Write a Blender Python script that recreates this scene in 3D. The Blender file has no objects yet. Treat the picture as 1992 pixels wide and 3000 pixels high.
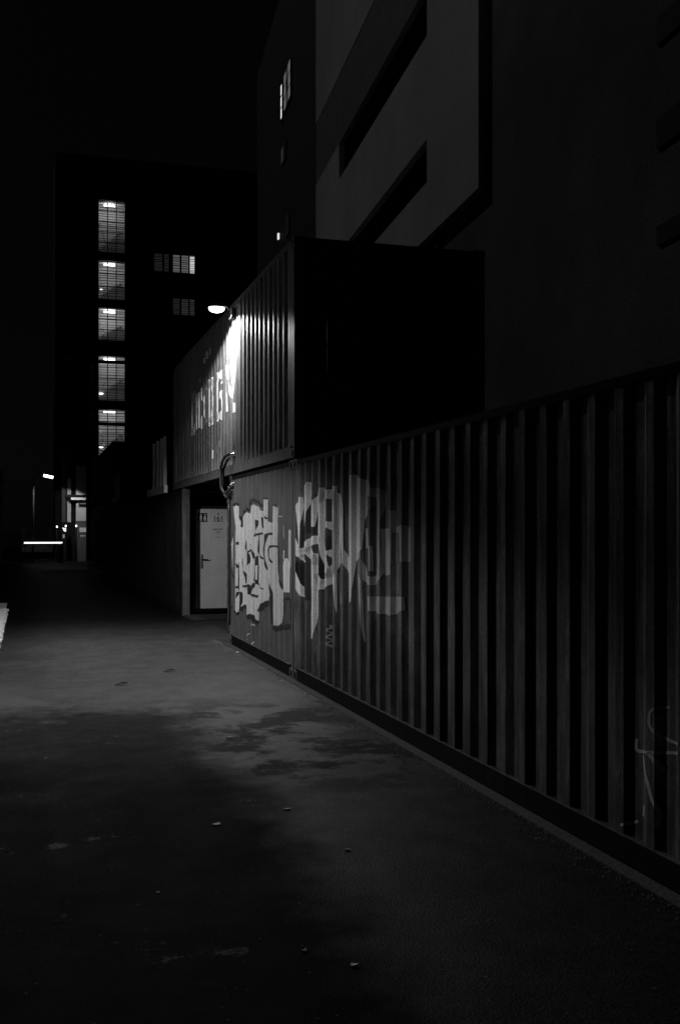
import bpy, bmesh, math, random
from mathutils import Vector, Matrix
from mathutils.geometry import tessellate_polygon
random.seed(7)
R = math.radians
scene = bpy.context.scene
col = scene.collection

# ------------------------------------------------------------------ camera, sky, light, exposure
YAW = R(16.72); CA, SA = math.cos(YAW), math.sin(YAW)
F = 3050.0; EYE = 1.76
cam_d = bpy.data.cameras.new("camera"); cam = bpy.data.objects.new("camera", cam_d); col.objects.link(cam)
cam.location = (0, 0, EYE); cam.rotation_euler = (R(90), 0, -YAW)
cam_d.sensor_fit = 'VERTICAL'; cam_d.sensor_height = 36; cam_d.lens = 36.0 * F / 3000
cam_d.shift_y = 52 / 3000; cam_d.clip_start = 0.05; cam_d.clip_end = 2000
scene.camera = cam

LIGHT_FROM = Vector((-1.0, 2.25, 2.8)).normalized()
world = bpy.data.worlds.new("World"); scene.world = world; world.use_nodes = True
wn = world.node_tree; wn.nodes.clear()
sky = wn.nodes.new('ShaderNodeTexSky'); sky.sky_type = 'NISHITA'; sky.sun_disc = False
sky.sun_elevation = math.asin(LIGHT_FROM.z); sky.sun_rotation = math.atan2(LIGHT_FROM.x, LIGHT_FROM.y)
bw = wn.nodes.new('ShaderNodeRGBToBW'); bg = wn.nodes.new('ShaderNodeBackground'); wo = wn.nodes.new('ShaderNodeOutputWorld')
bg.inputs['Strength'].default_value = 0.00022
wn.links.new(sky.outputs[0], bw.inputs[0]); wn.links.new(bw.outputs[0], bg.inputs[0]); wn.links.new(bg.outputs[0], wo.inputs[0])
sun_d = bpy.data.lights.new("sun", 'SUN'); sun_d.energy = 0.17; sun_d.angle = R(0.6); sun_d.color = (1, 1, 1)
sun = bpy.data.objects.new("sun", sun_d); col.objects.link(sun)
sun.rotation_euler = LIGHT_FROM.to_track_quat('Z', 'Y').to_euler(); sun.location = (0, 0, 60)
scene.view_settings.view_transform = 'Standard'; scene.view_settings.look = 'None'
scene.cycles.use_denoising = True; scene.cycles.sample_clamp_indirect = 0.6; scene.cycles.use_adaptive_sampling = False; scene.cycles.sampling_pattern = 'TABULATED_SOBOL'
scene.view_settings.exposure = 0; scene.view_settings.gamma = 1

# ------------------------------------------------------------------ helpers
def tag(o, label=None, cat=None, group=None, kind=None):
    if label: o['label'] = label
    if cat: o['category'] = cat
    if group: o['group'] = group
    if kind: o['kind'] = kind
    return o

def empty(name, loc, label, cat, group=None, rz=0):
    o = bpy.data.objects.new(name, None); col.objects.link(o)
    o.location = loc; o.rotation_euler = (0, 0, rz); o.empty_display_size = 0.3
    return tag(o, label, cat, group)

class MB:
    def __init__(s): s.v = []; s.f = []; s.smooth = []
    def face(s, pts, sm=False):
        n = len(s.v); s.v += [tuple(p) for p in pts]; s.f.append(list(range(n, n + len(pts)))); s.smooth.append(sm); return s
    def box(s, a, b, c0=0.0):
        x0, y0, z0 = a; x1, y1, z1 = b
        if c0 <= 0:
            n = len(s.v)
            s.v += [(x0,y0,z0),(x1,y0,z0),(x1,y1,z0),(x0,y1,z0),(x0,y0,z1),(x1,y0,z1),(x1,y1,z1),(x0,y1,z1)]
            for q in ((0,3,2,1),(4,5,6,7),(0,1,5,4),(1,2,6,5),(2,3,7,6),(3,0,4,7)):
                s.f.append([n + i for i in q]); s.smooth.append(False)
            return s
        bm = bmesh.new(); bmesh.ops.create_cube(bm, size=1)
        for v in bm.verts: v.co = Vector(((x0+x1)/2 + v.co.x*(x1-x0), (y0+y1)/2 + v.co.y*(y1-y0), (z0+z1)/2 + v.co.z*(z1-z0)))
        bmesh.ops.bevel(bm, geom=bm.edges[:], offset=c0, segments=2, affect='EDGES', profile=0.5)
        n = len(s.v); bm.verts.index_update(); s.v += [tuple(v.co) for v in bm.verts]
        for f in bm.faces: s.f.append([n + v.index for v in f.verts]); s.smooth.append(False)
        bm.free(); return s
    def tube(s, pts, r, seg=10, cap=True):
        pts = [Vector(p) for p in pts]; rings = []
        rr = r if isinstance(r, (list, tuple)) else [r]*len(pts)
        ref = None
        for i, p in enumerate(pts):
            d = (pts[min(i+1, len(pts)-1)] - pts[max(i-1, 0)]).normalized()
            if ref is None: ref = Vector((0,0,1)) if abs(d.z) < 0.9 else Vector((1,0,0))
            a = d.cross(ref).normalized(); b = a.cross(d).normalized(); ref = b
            n = len(s.v)
            for k in range(seg):
                t = 2*math.pi*k/seg; s.v.append(tuple(p + (a*math.cos(t) + b*math.sin(t))*rr[i]))
            rings.append(n)
        for i in range(len(rings)-1):
            for k in range(seg):
                a0, b0 = rings[i]+k, rings[i]+(k+1) % seg; a1, b1 = rings[i+1]+k, rings[i+1]+(k+1) % seg
                s.f.append([a0, a1, b1, b0]); s.smooth.append(True)
        if cap:
            s.f.append([rings[0]+k for k in range(seg)]); s.smooth.append(False)
            s.f.append([rings[-1]+k for k in range(seg-1, -1, -1)]); s.smooth.append(False)
        return s
    def ball(s, c, r, sc=(1,1,1), seg=12):
        c = Vector(c); n = len(s.v); H = seg//2
        for i in range(H+1):
            for k in range(seg):
                a = math.pi*i/H; t = 2*math.pi*k/seg
                s.v.append((c.x + r*sc[0]*math.sin(a)*math.cos(t), c.y + r*sc[1]*math.sin(a)*math.sin(t), c.z + r*sc[2]*math.cos(a)))
        for i in range(H):
            for k in range(seg):
                s.f.append([n+i*seg+k, n+(i+1)*seg+k, n+(i+1)*seg+(k+1) % seg, n+i*seg+(k+1) % seg]); s.smooth.append(True)
        return s
    def build(s, name, mat, parent=None, loc=None):
        me = bpy.data.meshes.new(name); me.from_pydata(s.v, [], s.f)
        me.polygons.foreach_set('use_smooth', s.smooth); me.validate(); me.materials.append(mat); me.update()
        o = bpy.data.objects.new(name, me); col.objects.link(o)
        if parent is not None:
            o.parent = parent
        if loc: o.location = loc
        return o

def part(name, mb, mat, root):
    """mb is in world coordinates; make it local to root"""
    M = root_matrix(root).inverted()
    mb.v = [tuple(M @ Vector(v)) for v in mb.v]
    return mb.build(name, mat, root)

def root_matrix(o):
    m = Matrix.Identity(4)
    while o is not None:
        m = Matrix.Translation(o.location) @ o.rotation_euler.to_matrix().to_4x4() @ m
        o = o.parent
    return m

# ------------------------------------------------------------------ materials
def grey(v): return (v, v, v, 1)

def mat(name, v, rough=0.7, metal=0.0, var=0.25, scale=4.0, bump=0.0, bscale=60.0, streak=0.0, spec=0.5, vs=(1,1,1), wear=None, low_shade=False, grit=0.0, gs=45):
    m = bpy.data.materials.new(name); m.use_nodes = True
    nt = m.node_tree; N = nt.nodes; L = nt.links; b = N['Principled BSDF']
    b.inputs['Roughness'].default_value = rough; b.inputs['Metallic'].default_value = metal
    b.inputs['Specular IOR Level'].default_value = spec
    tc = N.new('ShaderNodeTexCoord'); mp = N.new('ShaderNodeMapping'); mp.inputs['Scale'].default_value = vs
    L.new(tc.outputs['Object'], mp.inputs[0])
    n1 = N.new('ShaderNodeTexNoise'); n1.inputs['Scale'].default_value = scale; n1.inputs['Detail'].default_value = 6; n1.inputs['Roughness'].default_value = 0.65
    L.new(mp.outputs[0], n1.inputs['Vector'])
    r = N.new('ShaderNodeMapRange'); r.inputs[1].default_value = 0.3; r.inputs[2].default_value = 0.7
    r.inputs[3].default_value = v*(1-var); r.inputs[4].default_value = v*(1+var)
    L.new(n1.outputs[0], r.inputs[0]); out = r.outputs[0]
    if streak > 0:
        ms = N.new('ShaderNodeMapping'); ms.inputs['Scale'].default_value = (9, 9, 0.8); L.new(tc.outputs['Object'], ms.inputs[0])
        n2 = N.new('ShaderNodeTexNoise'); n2.inputs['Scale'].default_value = 1.6; n2.inputs['Detail'].default_value = 7; n2.inputs['Roughness'].default_value = 0.7
        L.new(ms.outputs[0], n2.inputs['Vector'])
        r2 = N.new('ShaderNodeMapRange'); r2.inputs[1].default_value = 0.35; r2.inputs[2].default_value = 0.68
        r2.inputs[3].default_value = 1-streak; r2.inputs[4].default_value = 1+streak*0.8
        L.new(n2.outputs[0], r2.inputs[0])
        mm = N.new('ShaderNodeMath'); mm.operation = 'MULTIPLY'; L.new(out, mm.inputs[0]); L.new(r2.outputs[0], mm.inputs[1]); out = mm.outputs[0]
    if wear:
        n3 = N.new('ShaderNodeTexNoise'); n3.inputs['Scale'].default_value = wear[0]; n3.inputs['Detail'].default_value = 9; n3.inputs['Roughness'].default_value = 0.75
        mw = N.new('ShaderNodeMapping'); mw.inputs['Scale'].default_value = (1, 1, 0.45); L.new(tc.outputs['Object'], mw.inputs[0]); L.new(mw.outputs[0], n3.inputs['Vector'])
        r3 = N.new('ShaderNodeMapRange'); r3.inputs[1].default_value = wear[1]; r3.inputs[2].default_value = wear[1]+0.06; r3.inputs[3].default_value = 1; r3.inputs[4].default_value = wear[2]
        L.new(n3.outputs[0], r3.inputs[0])
        mm = N.new('ShaderNodeMath'); mm.operation = 'MULTIPLY'; L.new(out, mm.inputs[0]); L.new(r3.outputs[0], mm.inputs[1]); out = mm.outputs[0]
    if grit > 0:   # rough, dusty surface grain
        ngr = N.new('ShaderNodeTexNoise'); ngr.inputs['Scale'].default_value = gs; ngr.inputs['Detail'].default_value = 3; ngr.inputs['Roughness'].default_value = 0.8; L.new(tc.outputs['Object'], ngr.inputs['Vector'])
        rgr = N.new('ShaderNodeMapRange'); rgr.inputs[1].default_value = 0.32; rgr.inputs[2].default_value = 0.68; rgr.inputs[3].default_value = 1-grit; rgr.inputs[4].default_value = 1+grit; L.new(ngr.outputs[0], rgr.inputs[0])
        mm = N.new('ShaderNodeMath'); mm.operation = 'MULTIPLY'; L.new(out, mm.inputs[0]); L.new(rgr.outputs[0], mm.inputs[1]); out = mm.outputs[0]
    if low_shade:      # low dimming of the wall painted into the colour, uneven from the ground up
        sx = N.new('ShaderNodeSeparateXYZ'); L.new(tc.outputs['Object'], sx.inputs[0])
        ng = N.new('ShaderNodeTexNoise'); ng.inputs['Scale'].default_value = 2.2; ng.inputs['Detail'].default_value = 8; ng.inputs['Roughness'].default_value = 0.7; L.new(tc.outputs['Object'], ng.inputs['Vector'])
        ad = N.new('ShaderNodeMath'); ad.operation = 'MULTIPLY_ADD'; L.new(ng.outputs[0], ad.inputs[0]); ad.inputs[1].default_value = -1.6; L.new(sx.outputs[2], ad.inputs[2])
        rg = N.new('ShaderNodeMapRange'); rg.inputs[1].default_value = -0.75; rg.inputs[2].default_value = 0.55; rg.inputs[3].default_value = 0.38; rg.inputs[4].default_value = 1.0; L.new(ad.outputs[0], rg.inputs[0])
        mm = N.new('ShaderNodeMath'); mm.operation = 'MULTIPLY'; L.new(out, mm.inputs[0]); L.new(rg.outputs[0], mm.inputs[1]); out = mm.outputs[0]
    L.new(out, b.inputs['Base Color'])
    rr = N.new('ShaderNodeMapRange'); rr.inputs[3].default_value = max(0.05, rough-0.12); rr.inputs[4].default_value = min(1, rough+0.12)
    L.new(n1.outputs[0], rr.inputs[0]); L.new(rr.outputs[0], b.inputs['Roughness'])
    if bump > 0:
        nb = N.new('ShaderNodeTexNoise'); nb.inputs['Scale'].default_value = bscale; nb.inputs['Detail'].default_value = 4
        L.new(tc.outputs['Object'], nb.inputs['Vector'])
        bp = N.new('ShaderNodeBump'); bp.inputs['Strength'].default_value = bump; bp.inputs['Distance'].default_value = 0.02
        L.new(nb.outputs[0], bp.inputs['Height']); L.new(bp.outputs[0], b.inputs['Normal'])
    return m

def emis(name, strength):
    m = bpy.data.materials.new(name); m.use_nodes = True
    nt = m.node_tree; nt.nodes.clear(); e = nt.nodes.new('ShaderNodeEmission'); o = nt.nodes.new('ShaderNodeOutputMaterial')
    e.inputs[0].default_value = (1,1,1,1); e.inputs[1].default_value = strength; nt.links.new(e.outputs[0], o.inputs[0]); return m

M = {}
M['near_paint'] = mat('grey_blue_container_paint', 0.135, 0.6, var=0.5, scale=2.6, streak=0.75, spec=0.15, wear=(3.4, 0.55, 1.7), low_shade=True, grit=0.45, gs=70)
M['left_paint'] = mat('mid_grey_container_paint', 0.09, 0.65, var=0.2, scale=2.5, streak=0.25, spec=0.2, grit=0.4, gs=60)
M['upper_paint'] = mat('light_grey_container_paint', 0.17, 0.55, var=0.15, scale=2.0, streak=0.35, spec=0.12, wear=(2.6, 0.58, 0.5), grit=0.4, gs=50)
M['dark_paint'] = mat('black_container_paint', 0.014, 0.7, var=0.3, scale=2.0, streak=0.3, spec=0.15)
M['end_paint'] = mat('dark_end_paint', 0.02, 0.7, var=0.3, scale=2.0, streak=0.2, spec=0.15)
M['rail_dark'] = mat('grimy_dark_rail', 0.006, 0.85, var=0.6, scale=6, streak=0.6, spec=0.05)
M['rail'] = mat('steel_rail_paint', 0.10, 0.6, var=0.3, scale=5, streak=0.3, spec=0.3)
M['rail_edge'] = mat('worn_rail_lip', 0.05, 0.5, var=0.7, scale=5, spec=0.4)
M['roof'] = mat('container_roof_paint', 0.04, 0.8, var=0.3)
M['hole'] = mat('black_hole', 0.003, 1.0, spec=0)
M['spray_light'] = mat('pale_spray_paint', 0.54, 0.6, var=0.14, scale=9, streak=0.10, spec=0.2, grit=0.3, gs=60)
M['spray_bright'] = mat('white_spray_paint', 0.8, 0.5, var=0.08, scale=9, streak=0.08, spec=0.3)
M['spray_mid'] = mat('faded_white_spray', 0.88, 0.65, var=0.12, scale=5, streak=0.15, spec=0.2, grit=0.3, gs=60)
M['spray_faint'] = mat('thin_white_spray', 0.5, 0.7, var=0.3, scale=5, streak=0.35, spec=0.2)
M['spray_dark'] = mat('black_spray_paint', 0.022, 0.6, var=0.3, scale=9, spec=0.2)
M['letter'] = mat('white_lettering_paint', 0.85, 0.5, var=0.08, scale=6, streak=0.08, spec=0.3)
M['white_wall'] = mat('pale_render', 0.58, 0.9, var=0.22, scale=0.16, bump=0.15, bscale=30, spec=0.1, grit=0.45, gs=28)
M['dark_band'] = mat('dark_facade_tone', 0.20, 0.6, var=0.15, scale=1, spec=0.1, grit=0.4, gs=28)
M['slot'] = mat('dark_window_recess', 0.01, 0.6, spec=0.1)
M['grey_wall'] = mat('grey_render', 0.12, 0.9, var=0.4, scale=0.3, bump=0.15, bscale=30, spec=0.1, grit=0.5, gs=30)
M['dim_wall'] = mat('dark_render', 0.018, 0.9, var=0.3, scale=0.5, spec=0.1)
M['brick'] = mat('dark_brick', 0.04, 0.9, var=0.3, scale=3, bump=0.3, bscale=12, spec=0.1)
M['door'] = mat('white_painted_door', 0.56, 0.5, var=0.12, scale=2.0, spec=0.2, grit=0.25, gs=40)
M['steel'] = mat('dull_steel', 0.35, 0.4, metal=0.8, var=0.2)
M['chrome'] = mat('bright_fitting_metal', 0.8, 0.15, metal=1.0, var=0.1)
M['black'] = mat('black_plastic', 0.012, 0.45, var=0.2, spec=0.4)
M['rubber'] = mat('black_rubber', 0.01, 0.5, spec=0.4)
M['foil'] = mat('glossy_wrapped_foil', 0.05, 0.12, var=0.5, scale=14, bump=1.0, bscale=11, spec=0.8, vs=(1,1,0.3))
M['concrete'] = mat('worn_concrete', 0.04, 0.85, var=0.4, scale=9, bump=0.5, bscale=40, spec=0.3)
M['lit_band'] = mat('painted_lit_band', 0.6, 0.9, var=0.2, scale=3, spec=0.1)
M['vent'] = mat('vent_grille', 0.05, 0.9, spec=0.1)
M['grit'] = mat('dusty_grit', 0.16, 0.9, var=0.5, scale=30)
M['timber'] = mat('white_painted_boards', 0.8, 0.7, var=0.12, scale=5)
M['frame'] = mat('dark_window_frame', 0.03, 0.6)
M['room'] = mat('white_plaster_room', 0.7, 0.9, var=0.08, scale=0.7)
M['paper'] = mat('white_paper', 0.8, 0.8, var=0.1)
M['leaf'] = mat('dry_leaf', 0.02, 0.8)
M['stone'] = mat('pale_gravel', 0.55, 0.9, var=0.4, scale=40)
M['bark'] = mat('dark_bark', 0.03, 0.95, bump=0.6, bscale=20)
M['van'] = mat('dark_car_paint', 0.04, 0.25, spec=0.6)
M['tyre'] = mat('tyre_rubber', 0.015, 0.8)
M['glass'] = mat('dark_glass', 0.02, 0.08, spec=0.8)
E_LAMP = emis('lamp_glow', 7); E_TUBE = emis('tube_glow', 5)
E_W_BRIGHT = emis('lit_window_bright', 0.55); E_W_MID = emis('lit_window_mid', 0.09); E_W_DIM = emis('lit_window_dim', 0.022); E_W_FAINT = emis('lit_window_faint', 0.012)
E_SPOT = emis('pilot_light', 3.0); E_BOOM = emis('lit_boom', 1.6); E_FAR = emis('far_window_glow', 0.10); E_FAR2 = emis('far_window_bright', 0.8)

# asphalt with an older dark lane, worn blotches, fine aggregate and the light pool's falloff painted in
def asphalt():
    m = bpy.data.materials.new('asphalt'); m.use_nodes = True
    nt = m.node_tree; N = nt.nodes; L = nt.links; b = N['Principled BSDF']
    tc = N.new('ShaderNodeTexCoord')
    def noise(sc, det=5, ro=0.6, vec=None, dist=0.0):
        n = N.new('ShaderNodeTexNoise'); n.inputs['Scale'].default_value = sc; n.inputs['Detail'].default_value = det
        n.inputs['Roughness'].default_value = ro; n.inputs['Distortion'].default_value = dist
        L.new(vec or tc.outputs['Object'], n.inputs['Vector']); return n.outputs[0]
    def mr(x, a, c, lo, hi, smooth=True):
        r = N.new('ShaderNodeMapRange'); r.interpolation_type = 'SMOOTHSTEP' if smooth else 'LINEAR'
        for i, v in enumerate((a, c, lo, hi)): r.inputs[i+1].default_value = v
        L.new(x, r.inputs[0]); return r.outputs[0]
    def mth(op, a, c):
        q = N.new('ShaderNodeMath'); q.operation = op
        for i, v in enumerate((a, c)):
            if isinstance(v, (int, float)): q.inputs[i].default_value = v
            else: L.new(v, q.inputs[i])
        return q.outputs[0]
    sep = N.new('ShaderNodeSeparateXYZ'); L.new(tc.outputs['Object'], sep.inputs[0])
    w1 = noise(1.1, 6, 0.65); w2 = noise(3.5, 5, 0.6)
    wob = mth('MULTIPLY', mth('SUBTRACT', w1, 0.5), 2.2); wob2 = mth('MULTIPLY', mth('SUBTRACT', w2, 0.5), 0.9)
    x = mth('ADD', mth('ADD', sep.outputs[0], mth('MULTIPLY', wob, 0.45)), mth('MULTIPLY', wob2, 0.3)); y = mth('ADD', mth('ADD', sep.outputs[1], wob), wob2)
    lane = mth('MULTIPLY', mr(x, 1.1, 1.75, 1, 0), mr(y, 9.8, 11.2, 1, 0))       # older dark lane, near left
    blot = mth('MULTIPLY', mth('MULTIPLY', mr(noise(1.35, 7, 0.7), 0.46, 0.56, 0, 1), mr(sep.outputs[1], 11.2, 9.6, 0, 1)), mr(sep.outputs[1], 6.2, 7.6, 0, 1))
    blot = mth('MULTIPLY', blot, 0.85)
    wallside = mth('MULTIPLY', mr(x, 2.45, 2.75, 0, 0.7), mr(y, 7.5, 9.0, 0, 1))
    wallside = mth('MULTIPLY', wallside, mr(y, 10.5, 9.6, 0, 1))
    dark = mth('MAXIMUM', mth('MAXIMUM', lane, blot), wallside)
    lightp = mr(noise(1.3, 7, 0.75), 0.60, 0.66, 0, 1)
    dark = mth('MULTIPLY', dark, mth('SUBTRACT', 1, mth('MULTIPLY', lightp, 0.7)))
    fine = noise(95, 3, 0.7); mid = noise(22, 7, 0.8)
    base = mth('MULTIPLY', mth('MULTIPLY', mr(fine, 0.36, 0.66, 0.15, 2.3), mr(mid, 0.34, 0.66, 0.4, 1.7)), mth('MULTIPLY', mr(y, 5.5, 11.5, 0.009, 0.040), mr(y, 16.5, 21.5, 1.0, 0.22)))  # y ramps paint the light pool, fading towards the camera and beyond the lamps
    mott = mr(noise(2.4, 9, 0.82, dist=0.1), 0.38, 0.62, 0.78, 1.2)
    base = mth('MULTIPLY', mth('MULTIPLY', base, mott), mr(x, -0.5, 1.0, 0.35, 1.05))  # x ramp paints the pool's fade to the left
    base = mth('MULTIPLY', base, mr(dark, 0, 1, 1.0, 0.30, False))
    vo = N.new('ShaderNodeTexVoronoi'); vo.inputs['Scale'].default_value = 26; L.new(tc.outputs['Object'], vo.inputs['Vector'])
    vs_ = N.new('ShaderNodeSeparateColor'); L.new(vo.outputs['Color'], vs_.inputs[0])
    chip = mth('MULTIPLY', mr(vo.outputs['Distance'], 0.10, 0.22, 1, 0), mr(vs_.outputs[0], 0.93, 0.94, 0, 1))   # pale stone chips in the surface
    base = mth('ADD', base, mth('MULTIPLY', chip, 0.07))
    L.new(base, b.inputs['Base Color'])
    rough = mth('ADD', mr(dark, 0, 1, 0.50, 0.66, False), mth('MULTIPLY', mth('SUBTRACT', mid, 0.5), 0.15))
    L.new(rough, b.inputs['Roughness'])
    L.new(mth('MULTIPLY', mr(dark, 0, 1, 1, 0.15, False), mth('MULTIPLY', mr(y, 6.5, 11.5, 0.06, 0.42), mth('MULTIPLY', mott, mth('MULTIPLY', mr(y, 16.0, 20.5, 1.0, 0.06), mr(x, -0.5, 1.0, 0.35, 1.05))))), b.inputs['Specular IOR Level'])  # specular follows the same painted light pool
    h = mth('ADD', mth('MULTIPLY', fine, 0.5), mth('MULTIPLY', noise(70, 3, 0.6), 0.8))
    bp = N.new('ShaderNodeBump'); bp.inputs['Strength'].default_value = 0.7; bp.inputs['Distance'].default_value = 0.008
    L.new(h, bp.inputs['Height']); L.new(bp.outputs[0], b.inputs['Normal'])
    return m
M['asphalt'] = asphalt()

# ------------------------------------------------------------------ ground
g = MB()
xs = [-300, -0.38, 300]; ys = [-60, 120, 600]
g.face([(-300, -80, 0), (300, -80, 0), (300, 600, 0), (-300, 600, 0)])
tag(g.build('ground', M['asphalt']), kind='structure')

# ------------------------------------------------------------------ corrugated panels
def corr_line(y0, y1, phase, pitch=0.278, fo=0.26):
    """breakpoints (y, depth 0 outer / 1 inner) for a wall running in y"""
    fl = pitch*fo; sl = pitch*0.5 - fl
    k0 = int(math.floor((y0-phase)/pitch))-1; k1 = int(math.ceil((y1-phase)/pitch))+1
    pts = []
    for k in range(k0, k1+1):
        c = phase + k*pitch
        q = random.Random(k*7919+int(phase*1000)); j = lambda a: q.uniform(-a, a)
        d0, d1 = j(0.10), 1+j(0.10)
        pts += [(c-fl/2+j(.004), d0), (c+fl/2+j(.004), d0+j(.05)), (c+fl/2+sl+j(.004), d1), (c+pitch-fl/2-sl+j(.004), d1+j(.05))]
    def at(y):
        for (a, da), (b_, db) in zip(pts, pts[1:]):
            if a <= y <= b_: return da + (db-da)*(y-a)/max(1e-9, b_-a)
        return 0
    out = [(y0, 0), (y0+0.06, 0)] + [p for p in pts if y0+0.11 < p[0] < y1-0.11] + [(y1-0.06, 0), (y1, 0)]
    return out

def corr_panel(mb, X, y0, y1, z0, z1, phase, pitch=0.278, depth=0.036, sgn=1):
    ln = corr_line(y0, y1, phase, pitch)
    for (a, da), (b_, db) in zip(ln, ln[1:]):
        xa, xb = X + sgn*depth*da, X + sgn*depth*db
        q = [(xa, a, z0), (xa, a, z1), (xb, b_, z1), (xb, b_, z0)]
        mb.face(q if sgn > 0 else q[::-1])

def clip(poly, v, keep_greater):
    out = []
    for i in range(len(poly)):
        p, q = poly[i-1], poly[i]
        ip = (p[0] >= v) if keep_greater else (p[0] <= v); iq = (q[0] >= v) if keep_greater else (q[0] <= v)
        if ip != iq:
            t = (v-p[0])/(q[0]-p[0]); out.append((v, p[1]+t*(q[1]-p[1])))
        if iq: out.append(q)
    return out

def paint_shapes(name, polys, ln, X, depth, mt, root, lift):
    """flat painted shapes laid on the folds of a corrugated wall; polys in (y, z)"""
    mb = MB()
    for poly in polys:
        lo = min(p[0] for p in poly); hi = max(p[0] for p in poly)
        for (a, da), (b_, db) in zip(ln, ln[1:]):
            if b_ <= lo or a >= hi: continue
            c = clip(clip(poly, a, True), b_, False) if len(poly) > 2 else []
            d = []
            for p in c:
                if not d or abs(p[0]-d[-1][0]) + abs(p[1]-d[-1][1]) > 1e-5: d.append(p)
            if len(d) < 3: continue
            def P(p):
                t = (p[0]-a)/max(1e-9, b_-a); return (X + depth*(da+(db-da)*t) - lift, p[0], p[1])
            for tri in tessellate_polygon([[Vector((p[0], p[1], 0)) for p in d]]):
                q = [P(d[i]) for i in tri]
                n = (Vector(q[1])-Vector(q[0])).cross(Vector(q[2])-Vector(q[0]))
                if n.length < 1e-9: continue
                if n.x > 0: q = q[::-1]
                mb.face(q)
    return part(name, mb, mt, root)

def wall_pt(px, py, X=3.02):
    zc = F*X/(CA*(px-80)); return ((zc - X*SA)/CA, EYE + (1552-py)*zc/F)

def stroke(pts, w):
    """thick polyline in (px,py) source pixels -> list of quads; w pixels wide or list"""
    out = []
    ws = w if isinstance(w, (list, tuple)) else [w]*len(pts)
    nrm = []
    for i in range(len(pts)):
        a = pts[max(0, i-1)]; b = pts[min(len(pts)-1, i+1)]
        dx, dy = b[0]-a[0], b[1]-a[1]; l = math.hypot(dx, dy) or 1
        nrm.append((-dy/l, dx/l))
    for i in range(len(pts)-1):
        (x0, y0), (x1, y1) = pts[i], pts[i+1]; n0, n1 = nrm[i], nrm[i+1]; w0, w1 = ws[i]/2, ws[i+1]/2
        out.append([(x0+n0[0]*w0, y0+n0[1]*w0), (x1+n1[0]*w1, y1+n1[1]*w1), (x1-n1[0]*w1, y1-n1[1]*w1), (x0-n0[0]*w0, y0-n0[1]*w0)])
    return out

def smooth_pts(pts, n=5):
    out = []
    for i in range(len(pts)-1):
        p0 = pts[max(0, i-1)]; p1 = pts[i]; p2 = pts[i+1]; p3 = pts[min(len(pts)-1, i+2)]
        for k in range(n):
            t = k/n
            out.append(tuple(0.5*((2*p1[j]) + (-p0[j]+p2[j])*t + (2*p0[j]-5*p1[j]+4*p2[j]-p3[j])*t*t + (-p0[j]+3*p1[j]-3*p2[j]+p3[j])*t**3) for j in (0, 1)))
    return out + [pts[-1]]

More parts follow.
